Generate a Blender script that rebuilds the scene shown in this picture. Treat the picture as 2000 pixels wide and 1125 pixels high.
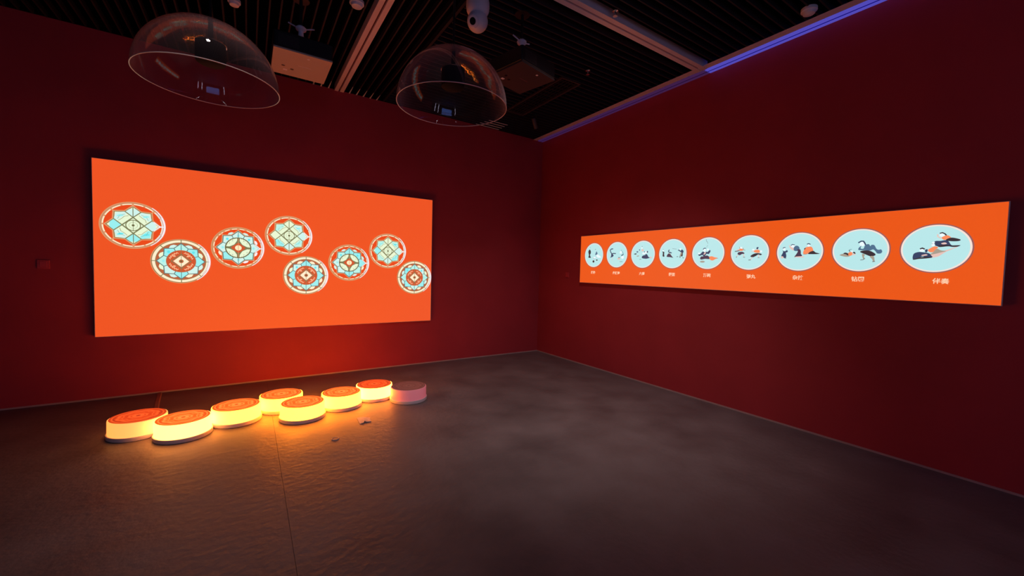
import bpy, math, random
from mathutils import Vector, Matrix

for o in list(bpy.data.objects):
    bpy.data.objects.remove(o)
sc = bpy.context.scene
COL = sc.collection
PI = math.pi
rnd = random.Random(7)

# ------------------------------------------------------------------ camera
CAM = Vector((-4.5388, -5.9689, 1.5))
YAW, PITCH, ROLL, FPX = 0.5835, -0.0438, 0.0256, 780.767
fw = Vector((math.cos(PITCH) * math.sin(YAW), math.cos(PITCH) * math.cos(YAW), math.sin(PITCH)))
r0 = Vector((math.cos(YAW), -math.sin(YAW), 0.0))
u0 = r0.cross(fw)
rt = r0 * math.cos(ROLL) + u0 * math.sin(ROLL)
up = u0 * math.cos(ROLL) - r0 * math.sin(ROLL)
cd = bpy.data.cameras.new('camera')
cd.sensor_fit = 'HORIZONTAL'
cd.sensor_width = 36.0
cd.lens = FPX / 2000.0 * 36.0
cd.clip_start = 0.05
cam = bpy.data.objects.new('camera', cd)
COL.objects.link(cam)
cam.matrix_world = Matrix(((rt.x, up.x, -fw.x, CAM.x), (rt.y, up.y, -fw.y, CAM.y), (rt.z, up.z, -fw.z, CAM.z), (0, 0, 0, 1)))
sc.camera = cam

# ------------------------------------------------------------------ world, exposure
w = bpy.data.worlds.new('world')
sc.world = w
w.use_nodes = True
w.node_tree.nodes['Background'].inputs[0].default_value = (0.01, 0.008, 0.012, 1)
w.node_tree.nodes['Background'].inputs[1].default_value = 0.2
vs = sc.view_settings
vs.view_transform = 'Standard'
vs.look = 'None'
vs.exposure = 0.0
vs.gamma = 1.0
vs.use_curve_mapping = False

H = 3.884          # underside of the slat ceiling
XW, YB = -8.6, -10.2   # far side wall, wall behind the camera

# ------------------------------------------------------------------ helpers
def lin(r, g, b):
    f = lambda c: ((c / 255 + 0.055) / 1.055) ** 2.4 if c > 10 else c / 255 / 12.92
    return (f(r), f(g), f(b), 1.0)

def mat(name, col, rough=0.5, metal=0.0, emit=None, estr=1.0, spec=0.5):
    m = bpy.data.materials.new(name)
    m.use_nodes = True
    b = m.node_tree.nodes['Principled BSDF']
    c = tuple(col) + (1.0,) if len(col) == 3 else col
    b.inputs['Base Color'].default_value = c
    b.inputs['Roughness'].default_value = rough
    b.inputs['Metallic'].default_value = metal
    b.inputs['Specular IOR Level'].default_value = spec
    if emit is not None:
        e = tuple(emit) + (1.0,) if len(emit) == 3 else emit
        b.inputs['Emission Color'].default_value = e
        b.inputs['Emission Strength'].default_value = estr
    return m

def noisy(m, scale, amount, bump=0.0, rough_var=0.0, stretch=(1, 1, 1)):
    """fine procedural mottling of colour, relief and gloss on a plain material"""
    nt = m.node_tree
    b = nt.nodes['Principled BSDF']
    tc = nt.nodes.new('ShaderNodeTexCoord')
    mp = nt.nodes.new('ShaderNodeMapping')
    mp.inputs['Scale'].default_value = stretch
    nt.links.new(tc.outputs['Object'], mp.inputs['Vector'])
    n = nt.nodes.new('ShaderNodeTexNoise')
    n.inputs['Scale'].default_value = scale
    n.inputs['Detail'].default_value = 6
    nt.links.new(mp.outputs[0], n.inputs['Vector'])
    c = b.inputs['Base Color'].default_value[:]
    mx = nt.nodes.new('ShaderNodeMix')
    mx.data_type = 'RGBA'
    mx.inputs[6].default_value = tuple(v * (1 - amount) for v in c[:3]) + (1,)
    mx.inputs[7].default_value = tuple(min(1, v * (1 + amount)) for v in c[:3]) + (1,)
    nt.links.new(n.outputs[0], mx.inputs[0])
    nt.links.new(mx.outputs[2], b.inputs['Base Color'])
    if bump:
        n2 = nt.nodes.new('ShaderNodeTexNoise')
        n2.inputs['Scale'].default_value = scale * 9
        n2.inputs['Detail'].default_value = 4
        nt.links.new(mp.outputs[0], n2.inputs['Vector'])
        bp = nt.nodes.new('ShaderNodeBump')
        bp.inputs['Strength'].default_value = bump
        bp.inputs['Distance'].default_value = 0.005
        nt.links.new(n2.outputs[0], bp.inputs['Height'])
        nt.links.new(bp.outputs[0], b.inputs['Normal'])
    if rough_var:
        r = b.inputs['Roughness'].default_value
        mr = nt.nodes.new('ShaderNodeMapRange')
        mr.inputs['From Min'].default_value = 0.3
        mr.inputs['From Max'].default_value = 0.7
        mr.inputs['To Min'].default_value = r - rough_var
        mr.inputs['To Max'].default_value = r + rough_var
        nt.links.new(n.outputs[0], mr.inputs['Value'])
        nt.links.new(mr.outputs[0], b.inputs['Roughness'])
    return m

class MB:
    """collects boxes, lathes, prisms and tubes; build() links them as ONE mesh object"""
    def __init__(s):
        s.v, s.f, s.mi, s.mats = [], [], [], []
    def slot(s, m):
        if m not in s.mats:
            s.mats.append(m)
        return s.mats.index(m)
    def add(s, vs, fs, m=None):
        k = len(s.v)
        s.v += [tuple(p) for p in vs]
        i = s.slot(m) if m else 0
        for f in fs:
            s.f.append([k + a for a in f])
            s.mi.append(i)
        return s
    def box(s, a, b, m=None, bev=0.0):
        (x0, y0, z0), (x1, y1, z1) = a, b
        if bev:
            c = bev
            pts = []
            for z, i in ((z0, c), (z0 + c, 0), (z1 - c, 0), (z1, c)):
                pts += [(x0 + i + c, y0 + i, z), (x1 - i - c, y0 + i, z), (x1 - i, y0 + i + c, z), (x1 - i, y1 - i - c, z),
                        (x1 - i - c, y1 - i, z), (x0 + i + c, y1 - i, z), (x0 + i, y1 - i - c, z), (x0 + i, y0 + i + c, z)]
            fs = [list(range(7, -1, -1)), list(range(24, 32))]
            for r in range(3):
                for j in range(8):
                    q = (j + 1) % 8
                    fs.append([r * 8 + j, r * 8 + q, r * 8 + 8 + q, r * 8 + 8 + j])
            return s.add(pts, fs, m)
        p = [(x0, y0, z0), (x1, y0, z0), (x1, y1, z0), (x0, y1, z0), (x0, y0, z1), (x1, y0, z1), (x1, y1, z1), (x0, y1, z1)]
        return s.add(p, [(3, 2, 1, 0), (4, 5, 6, 7), (0, 1, 5, 4), (1, 2, 6, 5), (2, 3, 7, 6), (3, 0, 4, 7)], m)
    def lathe(s, prof, n=48, c=(0, 0, 0), m=None, M=None, cap=True):
        """profile of (r, z) from bottom to top, revolved round z"""
        pts, fs = [], []
        for r, z in prof:
            for j in range(n):
                a = 2 * PI * j / n
                q = Vector((r * math.cos(a), r * math.sin(a), z))
                if M is not None:
                    q = M @ q
                pts.append((q.x + c[0], q.y + c[1], q.z + c[2]))
        for i in range(len(prof) - 1):
            for j in range(n):
                q = (j + 1) % n
                fs.append([i * n + j, i * n + q, (i + 1) * n + q, (i + 1) * n + j])
        if cap and prof[0][0] > 1e-5:
            fs.append(list(range(n - 1, -1, -1)))
        if cap and prof[-1][0] > 1e-5:
            fs.append([(len(prof) - 1) * n + j for j in range(n)])
        return s.add(pts, fs, m)
    def tube(s, path, r, n=10, m=None):
        P = [Vector(p) for p in path]
        pts, fs = [], []
        for i, p in enumerate(P):
            t = (P[min(i + 1, len(P) - 1)] - P[max(i - 1, 0)]).normalized()
            a = t.cross(Vector((0, 0, 1)))
            if a.length < 1e-3:
                a = t.cross(Vector((1, 0, 0)))
            a.normalize()
            b = t.cross(a)
            for j in range(n):
                th = 2 * PI * j / n
                pts.append(p + (a * math.cos(th) + b * math.sin(th)) * r)
        for i in range(len(P) - 1):
            for j in range(n):
                q = (j + 1) % n
                fs.append([i * n + j, i * n + q, (i + 1) * n + q, (i + 1) * n + j])
        fs += [list(range(n - 1, -1, -1)), [(len(P) - 1) * n + j for j in range(n)]]
        return s.add(pts, fs, m)
    def flat(s, pts2, z, m=None):
        return s.add([(x, y, z) for x, y in pts2], [list(range(len(pts2)))], m)
    def build(s, name, m=None, parent=None, smooth=False, loc=None):
        me = bpy.data.meshes.new(name)
        me.from_pydata(s.v, [], s.f)
        ms = s.mats or [m]
        for a in ms:
            me.materials.append(a)
        if s.mats:
            for p, i in zip(me.polygons, s.mi):
                p.material_index = i
        me.update()
        if smooth:
            for p in me.polygons:
                p.use_smooth = True
            try:
                me.set_sharp_from_angle(angle=math.radians(40))
            except Exception:
                pass
        o = bpy.data.objects.new(name, me)
        COL.objects.link(o)
        if parent is not None:
            o.parent = parent
        if loc is not None:
            o.location = loc
        return o

def tag(o, label=None, cat=None, group=None, kind=None):
    for k, v in (('label', label), ('category', cat), ('group', group), ('kind', kind)):
        if v:
            o[k] = v
    return o

def empty(name, loc=(0, 0, 0), rz=0.0, label=None, cat=None, group=None):
    o = bpy.data.objects.new(name, None)
    o.empty_display_size = 0.05
    COL.objects.link(o)
    o.location = loc
    o.rotation_euler = (0, 0, rz)
    return tag(o, label, cat, group)

# ------------------------------------------------------------------ materials
M = {}
M['wall'] = noisy(mat('red_wall_paint', (0.470, 0.038, 0.050), 0.62, spec=0.35), 1.7, 0.18, 0.08)
M['dark_wall'] = noisy(mat('dark_wall_paint', (0.02, 0.012, 0.014), 0.7), 2.0, 0.2)
M['floor'] = noisy(mat('grey_floor_sheet', (0.215, 0.180, 0.176), 0.50, spec=0.40), 2.2, 0.60, 0.8, 0.10)
M['subfloor'] = mat('dark_subfloor', (0.03, 0.025, 0.025), 0.8)
M['plenum'] = mat('black_plenum', (0.002, 0.002, 0.002), 0.95, spec=0.05)
M['slat'] = noisy(mat('black_slat', (0.026, 0.021, 0.026), 0.55, spec=0.3), 6, 0.3)
M['profile'] = noisy(mat('white_aluminium_profile', (0.92, 0.80, 0.80), 0.45), 4, 0.06)
M['profile_slot'] = mat('red_slot_lining', (0.12, 0.008, 0.008), 0.7)
M['skirting'] = noisy(mat('pale_skirting', (0.50, 0.36, 0.34), 0.35), 8, 0.15)
M['spill'] = mat('stray_light_white', (0.95, 0.95, 0.96), 0.4)
M['blue_led'] = mat('blue_led_diffuser', (0.2, 0.2, 0.3), 0.4, emit=(0.062, 0.060, 0.44), estr=1.0)
M['blue_led_core'] = mat('blue_led_channel', (0.01, 0.01, 0.08), 0.4, emit=(0.0, 0.0, 0.16), estr=1.0)
M['violet_led'] = mat('violet_led_diffuser', (0.25, 0.2, 0.28), 0.4, emit=(0.022, 0.008, 0.055), estr=1.0)
M['violet_led_core'] = mat('violet_led_channel', (0.02, 0.01, 0.06), 0.4, emit=(0.004, 0.001, 0.03), estr=1.0)
M['black'] = noisy(mat('black_plastic', (0.012, 0.011, 0.012), 0.4), 20, 0.2)
M['gloss_black'] = mat('gloss_black', (0.004, 0.004, 0.005), 0.12)
M['white_plastic'] = noisy(mat('white_plastic', (0.90, 0.86, 0.90), 0.4), 15, 0.05)
M['beige_metal'] = noisy(mat('beige_projector_casing', (0.56, 0.47, 0.37), 0.45), 10, 0.05)
M['dark_metal'] = noisy(mat('charcoal_casing', (0.060, 0.042, 0.042), 0.4), 12, 0.12)
M['silver'] = mat('silver_metal', (0.75, 0.72, 0.72), 0.25, 1.0)
M['opal'] = noisy(mat('opal_plastic_unlit', (0.74, 0.52, 0.52), 0.35), 12, 0.04)
M['base_ring'] = noisy(mat('grey_pink_base_plastic', (0.74, 0.64, 0.64), 0.4), 14, 0.08)
M['cable'] = noisy(mat('brown_cable_cover', (0.38, 0.20, 0.16), 0.5), 20, 0.15)
M['paper'] = noisy(mat('crumpled_paper', (0.72, 0.64, 0.58), 0.7), 30, 0.12)
M['speaker_black'] = mat('matt_black_mesh', (0.006, 0.006, 0.007), 0.75, spec=0.15)
M['rim'] = mat('acrylic_rim_edge', (0.78, 0.60, 0.60), 0.15)

def acrylic():
    m = bpy.data.materials.new('clear_acrylic')
    m.use_nodes = True
    nt = m.node_tree
    for n in list(nt.nodes):
        nt.nodes.remove(n)
    out = nt.nodes.new('ShaderNodeOutputMaterial')
    tr = nt.nodes.new('ShaderNodeBsdfTransparent')
    tr.inputs[0].default_value = (0.97, 0.955, 0.96, 1)
    gl = nt.nodes.new('ShaderNodeBsdfGlossy')
    gl.inputs['Roughness'].default_value = 0.0
    lw = nt.nodes.new('ShaderNodeLayerWeight')
    lw.inputs['Blend'].default_value = 0.5
    pw = nt.nodes.new('ShaderNodeMath')
    pw.operation = 'POWER'
    pw.inputs[1].default_value = 4.5
    nt.links.new(lw.outputs['Facing'], pw.inputs[0])
    fr = nt.nodes.new('ShaderNodeMapRange')
    fr.inputs['To Min'].default_value = 0.040
    fr.inputs['To Max'].default_value = 0.8
    nt.links.new(pw.outputs[0], fr.inputs['Value'])
    mx = nt.nodes.new('ShaderNodeMixShader')
    nt.links.new(fr.outputs[0], mx.inputs[0])
    nt.links.new(tr.outputs[0], mx.inputs[1])
    nt.links.new(gl.outputs[0], mx.inputs[2])
    # pink edge sheen put in as a diffuse tint, strongest at a grazing angle
    df = nt.nodes.new('ShaderNodeBsdfDiffuse')
    df.inputs[0].default_value = (0.90, 0.66, 0.68, 1)
    p2 = nt.nodes.new('ShaderNodeMath')
    p2.operation = 'POWER'
    p2.inputs[1].default_value = 2.2
    nt.links.new(lw.outputs['Facing'], p2.inputs[0])
    dm = nt.nodes.new('ShaderNodeMapRange')
    dm.inputs['To Min'].default_value = 0.006
    dm.inputs['To Max'].default_value = 0.20
    nt.links.new(p2.outputs[0], dm.inputs['Value'])
    mx2 = nt.nodes.new('ShaderNodeMixShader')
    nt.links.new(dm.outputs[0], mx2.inputs[0])
    nt.links.new(mx.outputs[0], mx2.inputs[1])
    nt.links.new(df.outputs[0], mx2.inputs[2])
    nt.links.new(mx2.outputs[0], out.inputs[0])
    return m
M['acrylic'] = acrylic()

RED_OVER = 1.05      # the red channel of the orange picture is over-exposed in the photograph
def screen_mat(name, rgb, k=1.0):
    """a patch of the projected picture: white screen cloth that sends out this colour"""
    c = list(lin(*rgb))
    if name in ('picture_orange', 'picture_orange2'):
        c[0] *= RED_OVER
    return mat(name, (0.16, 0.13, 0.11), 0.7, emit=tuple(v * k for v in c[:3]), estr=1.0, spec=0.1)

# ================================================================== THE SETTING
# floor: a dark slab with two vinyl sheets that meet at a recessed seam
floor = tag(MB().box((XW, YB, -0.12), (0, 0, -0.008)).build('floor', M['subfloor']), kind='structure')
SEAM = -4.345
MB().box((XW, YB, -0.008), (SEAM - 0.001, 0, 0.0)).build('floor_sheet', M['floor'], floor)
MB().box((SEAM + 0.001, YB, -0.008), (0, 0, 0.0)).build('floor_sheet', M['floor'], floor)

def wall(name, a, b, m):
    return tag(MB().box(a, b).build(name, m), kind='structure')
wall('wall_left', (XW, 0, -0.12), (0.15, 0.15, H + 0.004), M['wall'])
wall('wall_right', (0, YB - 0.15, -0.12), (0.15, 0, H + 0.004), M['wall'])
wall('wall_back', (XW, YB - 0.15, -0.12), (0, YB, H + 0.62), M['dark_wall'])
wall('wall_side', (XW - 0.15, YB - 0.15, -0.12), (XW, 0.15, H + 0.62), M['dark_wall'])
for nm, a, b in (('baseboard_left', (XW, -0.006, 0), (-0.006, 0, 0.016)), ('baseboard_right', (-0.006, YB, 0), (0, 0, 0.016))):
    tag(MB().box(a, b).build(nm, M['skirting']), kind='structure')

# ceiling: a black void above rows of narrow black slats
ce = MB().box((XW, YB, H + 0.60), (0.15, 0.15, H + 0.75))
ce.box((XW, 0.0, H + 0.004), (0.15, 0.15, H + 0.60))
ce.box((0.0, YB, H + 0.004), (0.15, 0.0, H + 0.60))
ceiling = tag(ce.build('ceiling', M['plenum']), kind='structure')
XB = -2.885                                    # the slats turn through ninety degrees here
B1, B2 = (-3.560, -3.445), (-3.245, -3.125)    # the two pale profiles
SW, SH = 0.014, 0.055
slat_y = MB().box((-SW / 2, YB + 0.02, 0), (SW / 2, -0.005, SH)).build('slat', M['slat'], ceiling)
xs = []
x = B1[0] - 0.075
while x > XW + 0.05:
    xs.append(x); x -= 0.0915
x = B1[1] + 0.075
while x < XB - 0.02:
    xs.append(x); x += 0.0915
for i, x in enumerate(xs):
    o = slat_y if i == 0 else slat_y.copy()
    if i:
        COL.objects.link(o); o.parent = ceiling
    o.location = (x, 0, H)
slat_x = MB().box((XB, -SW / 2, 0), (-0.135, SW / 2, SH)).build('slat', M['slat'], ceiling)
ys = []
y = -0.05
while y > YB + 0.05:
    if not (B2[0] - 0.05 < y < B2[1] + 0.05):
        ys.append(y)
    y -= 0.0895
for i, y in enumerate(ys):
    o = slat_x if i == 0 else slat_x.copy()
    if i:
        COL.objects.link(o); o.parent = ceiling
    o.location = (0, y, H)
MB().box((XB - 0.02, YB + 0.02, H + 0.012), (XB, -0.005, H + 0.07)).build('slat_carrier', M['slat'], ceiling)

# stray projector light on the slat ends, shaped as pale strips
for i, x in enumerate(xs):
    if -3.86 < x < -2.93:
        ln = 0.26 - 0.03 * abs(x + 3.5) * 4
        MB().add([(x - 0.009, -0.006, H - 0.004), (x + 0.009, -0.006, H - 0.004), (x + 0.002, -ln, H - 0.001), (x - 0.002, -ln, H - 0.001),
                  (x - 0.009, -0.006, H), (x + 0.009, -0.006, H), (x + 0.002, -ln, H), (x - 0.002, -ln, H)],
                 [(3, 2, 1, 0), (4, 5, 6, 7), (0, 1, 5, 4), (1, 2, 6, 5), (2, 3, 7, 6), (3, 0, 4, 7)]).build('slat_light_spill', M['spill'], ceiling)
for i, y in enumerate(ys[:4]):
    MB().box((-1.42 + 0.03 * i, y - 0.009, H - 0.004), (-0.98, y + 0.009, H)).build('slat_light_spill', M['spill'], ceiling)

def profile(name, axis, c0, c1, e0, e1):
    """aluminium profile: two pale flanges with a dark red slot between them"""
    p = empty(name, (0, 0, 0)); tag(p, kind='structure')
    mid, sl = (c0 + c1) / 2, 0.010
    for a, b, nm, z0, z1, m in ((c0, mid - sl, 'flange', H - 0.012, H + 0.075, M['profile']), (mid + sl, c1, 'flange', H - 0.012, H + 0.075, M['profile']),
                                (mid - sl, mid + sl, 'slot', H + 0.012, H + 0.03, M['profile_slot'])):
        if axis == 'y':
            MB().box((a, e0, z0), (b, e1, z1)).build(nm, m, p)
        else:
            MB().box((e0, a, z0), (e1, b, z1)).build(nm, m, p)
    return p
profile('trim_1', 'y', B1[0], B1[1], YB + 0.02, -0.002)
profile('trim_2', 'x', B2[0], B2[1], XB, -0.13)
# ledge along the right wall that carries the LED channel
tag(MB().box((-0.215, YB + 0.02, H - 0.007), (-0.128, -0.002, H - 0.002)).build('trim_3', M['profile']), kind='structure')
def led(y0, y1, a, b, label):
    e = empty('led_strip', (-0.06, (y0 + y1) / 2, H - 0.01), 0, label, 'light strip')
    hy = (y1 - y0) / 2
    MB().box((-0.056, -hy, -0.002), (-0.010, hy, 0.03)).build('diffuser', a, e)
    MB().box((0.010, -hy, -0.002), (0.054, hy, 0.03)).build('diffuser', a, e)
    MB().box((-0.010, -hy, 0.000), (0.010, hy, 0.03)).build('channel', b, e)
led(YB + 0.02, B2[0] + 0.035, M['blue_led'], M['blue_led_core'], 'bright blue LED strip along the top of the red wall')
led(B2[0] + 0.045, -0.004, M['violet_led'], M['violet_led_core'], 'dim violet LED strip running into the room corner')

# ================================================================== PROJECTION SCREENS
def matrix_left(x, z):      # local x -> +x, local y -> up, local z -> out of the left wall
    return Matrix(((1, 0, 0, x), (0, 0, -1, -0.06), (0, 1, 0, z), (0, 0, 0, 1)))
def matrix_right(y, z):     # local x -> -y, local y -> up, local z -> out of the right wall
    return Matrix(((0, 0, -1, -0.06), (-1, 0, 0, y), (0, 1, 0, z), (0, 0, 0, 1)))

def screen_panel(root, wd, ht, face, edge):
    m = MB()
    m.box((-wd / 2, -ht / 2, -0.032), (wd / 2, ht / 2, -0.001), edge)
    m.build('panel', None, root)
    f = MB(); f.flat([(-wd / 2 + .004, -ht / 2 + .004), (wd / 2 - .004, -ht / 2 + .004), (wd / 2 - .004, ht / 2 - .004), (-wd / 2 + .004, ht / 2 - .004)], 0.0, face)
    f.build('screen_face', None, root)
    b = MB(); b.box((-wd / 2 + .12, -ht / 2 + .1, -0.059), (wd / 2 - .12, ht / 2 - .1, -0.033))
    b.build('mounting_frame', M['black'], root)

S = {k: screen_mat('picture_' + k, c) for k, c in {
    'orange': (232, 82, 30), 'edge': (200, 100, 78), 'orange2': (230, 86, 16), 'edge2': (196, 96, 64),
    'red': (232, 72, 22), 'tan': (222, 150, 102), 'cream': (252, 240, 205), 'pale': (232, 248, 212), 'aqua': (150, 240, 240),
    'ice': (206, 244, 236), 'cyan': (90, 230, 240), 'lead': (118, 122, 84), 'slate_lead': (86, 120, 118), 'brown': (184, 98, 60), 'rust': (206, 84, 44),
    'pink': (250, 182, 140), 'white': (246, 240, 246), 'olive': (92, 92, 56), 'mint': (184, 244, 232), 'dotcream': (255, 236, 190),
    'lilac': (206, 200, 214), 'disc_rim': (250, 226, 214), 'disc': (184, 232, 234), 'disc_halo': (150, 92, 92),
    'navy': (50, 66, 98), 'dark': (52, 46, 52), 'plum': (72, 56, 78), 'slate': (78, 112, 142), 'coral': (252, 140, 92), 'skin': (232, 194, 184),
    'wht': (236, 250, 255), 'taupe': (168, 158, 142), 'grey': (112, 124, 128), 'caption': (255, 214, 178)}.items()}
S['orange_edge'] = S['edge']
for k in ('edge', 'edge2'):
    S[k] = mat('screen_cloth_edge_' + k, (0.75, 0.66, 0.62), 0.6)

def pol(r, a):
    return (r * math.cos(math.radians(a)), r * math.sin(math.radians(a)))
def ell(cx, cy, rx, ry, n=40):
    return [(cx + rx * math.cos(2 * PI * i / n), cy + ry * math.sin(2 * PI * i / n)) for i in range(n)]
def smooth_poly(pts, sub=4):
    out, n = [], len(pts)
    for i in range(n):
        p0, p1, p2, p3 = (pts[(i + k - 1) % n] for k in range(4))
        for j in range(sub):
            t = j / sub
            out.append(tuple(0.5 * (2 * p1[c] + (p2[c] - p0[c]) * t + (2 * p0[c] - 5 * p1[c] + 4 * p2[c] - p3[c]) * t * t
                                    + (3 * p1[c] - p0[c] - 3 * p2[c] + p3[c]) * t ** 3) for c in (0, 1)))
    return out

class Print:
    """flat picture in thin layers on a screen; coordinates are scaled by (sx, sy)"""
    def __init__(s, sx, sy):
        s.m, s.sx, s.sy, s.z = MB(), sx, sy, 0.0008
    def layer(s):
        s.z += 0.0003
    def fill(s, pts, k):
        s.m.flat([(x * s.sx, y * s.sy) for x, y in pts], s.z, S[k])
    def disc(s, r, k, n=64):
        s.fill(ell(0, 0, r, r, n), k)
    def arc(s, r0, r1, a0, a1, k):
        n = max(4, int(abs(a1 - a0) / 4))
        A = [a0 + (a1 - a0) * i / n for i in range(n + 1)]
        for i in range(n):
            s.fill([pol(r0, A[i]), pol(r1, A[i]), pol(r1, A[i + 1]), pol(r0, A[i + 1])], k)
    def line(s, pts, wd, k, closed=False):
        P = [Vector(p) for p in pts]
        n = len(P)
        for i in range(n if closed else n - 1):
            a, b = P[i], P[(i + 1) % n]
            d = b - a
            if d.length < 1e-6:
                continue
            d.normalize()
            q = Vector((-d.y, d.x)) * wd / 2
            e = d * wd * 0.3
            s.fill([tuple(a - e - q), tuple(b + e - q), tuple(b + e + q), tuple(a - e + q)], k)

TIPS = [(pol(0.80, a) if a % 90 == 0 else pol(0.78, a)) for a in range(0, 360, 45)]
NOTCH = [pol(0.62, a + 22.5) for a in range(0, 360, 45)]
STAR = [p for pr in zip(TIPS, NOTCH) for p in pr]

def ring_and_beak(P, white):
    P.layer()
    for a0, a1, w0 in ((-58, -40, 0.972), (-40, -24, 0.958), (-24, 24, 0.945), (24, 38, 0.958), (38, 54, 0.972)):
        P.arc(w0, 1.0, a0, a1, 'white')
    P.arc(0.90, 0.928, -40, 40, 'lilac')
    if white:
        P.line([(0.92, 0), (0.80, 0)], 0.05, 'white')
        P.line([(0.82, 0), (0.63, 0.19)], 0.035, 'white')
        P.line([(0.82, 0), (0.63, -0.19)], 0.035, 'white')

def crescents(P, angles, r, cols):
    for a in angles:
        pts = [pol(r0, a + da) for r0, da in ((0.60, -13), (0.72, -11), (0.775, -4), (0.775, 4), (0.72, 11), (0.60, 13))]
        P.fill(pts, r.choice(cols))

def star_petals(P, cols, lead, inner):
    """eight petals between the inner ring and the star outline"""
    for i in range(8):
        a = i * 45
        t = TIPS[i]; n0 = NOTCH[i - 1]; n1 = NOTCH[i]
        i0, i1 = pol(inner, a - 22.5), pol(inner, a + 22.5)
        mid = pol(inner, a)
        P.fill([i0, n0, t, n1, i1, mid], cols[i])
        c = ((t[0] * .4 + mid[0] * .6), (t[1] * .4 + mid[1] * .6))
    P.layer()
    for i in range(8):
        a = i * 45
        c = pol((inner + 0.66) / 2, a)
        if i % 2 == 0 or i in (1, 3):
            P.fill(ell(c[0], c[1], 0.050, 0.06, 14), 'cyan' if i in (1, 3) else 'aqua')
    P.layer()
    for i in range(8):
        P.line([pol(inner, i * 45 + 22.5), NOTCH[i]], 0.028, lead)
    P.line(STAR, 0.032, lead, True)
    for a in (90, 270):
        P.line([pol(inner, a), pol(0.80, a)], 0.022, lead)

def medallion_open(P, seed):      # star of pale panes round an eye
    P.disc(1.0, 'tan'); P.layer()
    P.disc(0.955, 'slate_lead'); P.layer(); P.disc(0.945, 'tan'); P.layer()
    for i in range(16):
        P.arc(0.875, 0.915, i * 22.5 + 2, i * 22.5 + 20.5, 'cream')
    P.layer(); P.disc(0.872, 'red'); P.layer()
    r = random.Random(seed)
    outer = [tuple(v * 1.06 for v in p) for p in STAR]
    P.fill(outer, 'tan'); P.layer()
    P.fill([tuple(v * 0.965 for v in p) for p in STAR], 'pale'); P.layer()
    for i, a in enumerate(range(0, 360, 45)):
        if a % 90 == 0:
            P.fill([pol(0.36, a), NOTCH[i - 1], pol(0.70, a - 8), pol(0.70, a + 8), NOTCH[i]], r.choice(('ice', 'aqua', 'pale', 'ice')))
        else:
            P.fill([pol(0.50, a - 22), NOTCH[i - 1], pol(0.72, a), NOTCH[i], pol(0.50, a + 22), pol(0.46, a)], r.choice(('aqua', 'ice', 'mint', 'ice')))
    P.layer()
    for i, a in enumerate(range(45, 360, 90)):
        cx, cy = pol(0.55, a)
        P.fill(smooth_poly([(cx - .10, cy - .03), (cx, cy + .05), (cx + .11, cy + .02), (cx + .02, cy - .03)]), r.choice(('cyan', 'aqua', 'mint')))
        P.line([pol(0.42, a - 26), pol(0.45, a - 10), pol(0.43, a + 6), pol(0.47, a + 22)], 0.014, 'lead')
        P.line([pol(0.52, a - 18), pol(0.56, a), pol(0.52, a + 16)], 0.010, 'lead')
    P.layer()
    D = [(0, .34), (.33, 0), (0, -.34), (-.33, 0)]
    P.line(D, 0.045, 'lead', True)
    for k, a in enumerate((90, 0, 270, 180)):
        i = a // 45
        P.line([NOTCH[i - 1], D[k], NOTCH[i]], 0.036, 'lead')
    P.line([(0, .34), (0, .80)], 0.026, 'lead'); P.line([(0, -.34), (0, -.80)], 0.026, 'lead')
    P.line(STAR, 0.020, 'lead', True)
    P.layer()
    P.fill(ell(0, 0, .235, .235), 'lead'); P.layer()
    P.fill(ell(0, 0, .205, .205), 'pale'); P.layer()
    P.arc(0.125, 0.133, 0, 360, 'lead')
    P.line([(0, .25), (0, -.25)], 0.016, 'lead')
    P.fill(ell(0, 0, .045, .045, 16), 'olive')
    P.line(outer, 0.03, 'tan', True)
    for a in range(45, 360, 90):
        P.line([pol(0.80, a), pol(0.92, a)], 0.05, 'tan')
    P.line([pol(0.80, 90), pol(0.92, 90)], 0.05, 'tan'); P.line([pol(0.80, 270), pol(0.92, 270)], 0.05, 'tan')
    ring_and_beak(P, True)

def medallion_ring(P, seed):      # thick cream ring, blue petals, diamond
    r = random.Random(seed)
    P.disc(1.0, 'tan'); P.layer(); P.disc(0.975, 'lead'); P.layer(); P.disc(0.955, 'tan'); P.layer(); P.disc(0.942, 'cream'); P.layer()
    for a in range(0, 360, 45):
        P.line([pol(0.84, a), pol(0.945, a)], 0.03, 'lead')
    P.disc(0.845, 'lead'); P.layer(); P.disc(0.828, 'brown'); P.layer()
    crescents(P, (67.5, 112.5, 22.5, 157.5, 202.5, 247.5, 292.5, 337.5), r, ('cream', 'ice', 'pale'))
    P.layer()
    star_petals(P, [r.choice(('aqua', 'ice', 'aqua', 'mint')) for _ in range(8)], 'slate_lead', 0.50)
    P.layer(); P.disc(0.50, 'brown', 48); P.layer(); P.disc(0.47, 'rust', 48); P.layer()
    for a in (45, 135, 225, 315):
        z = [pol(0.385 + (0.035 if k % 2 else -0.02), a - 30 + k * 6) for k in range(11)]
        P.line(z, 0.028, 'pink')
    for sx in (-1, 1):
        for a in (45, 315):
            q = pol(0.32, a)
            P.fill(ell(q[0] * sx, q[1], 0.05, 0.035, 12), 'pink')
    P.layer()
    P.line([(0, .32), (.33, 0), (0, -.32), (-.33, 0)], 0.03, 'lead', True); P.layer()
    P.fill([(0, .265), (.265, 0), (0, -.265), (-.265, 0)], 'cream'); P.layer()
    P.line([(0, .46), (0, -.46)], 0.018, 'lead'); P.layer()
    P.fill(ell(0, 0, .08, .08, 20), 'brown'); P.layer(); P.fill(ell(0, 0, .035, .035, 12), 'olive')
    ring_and_beak(P, False)

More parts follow.
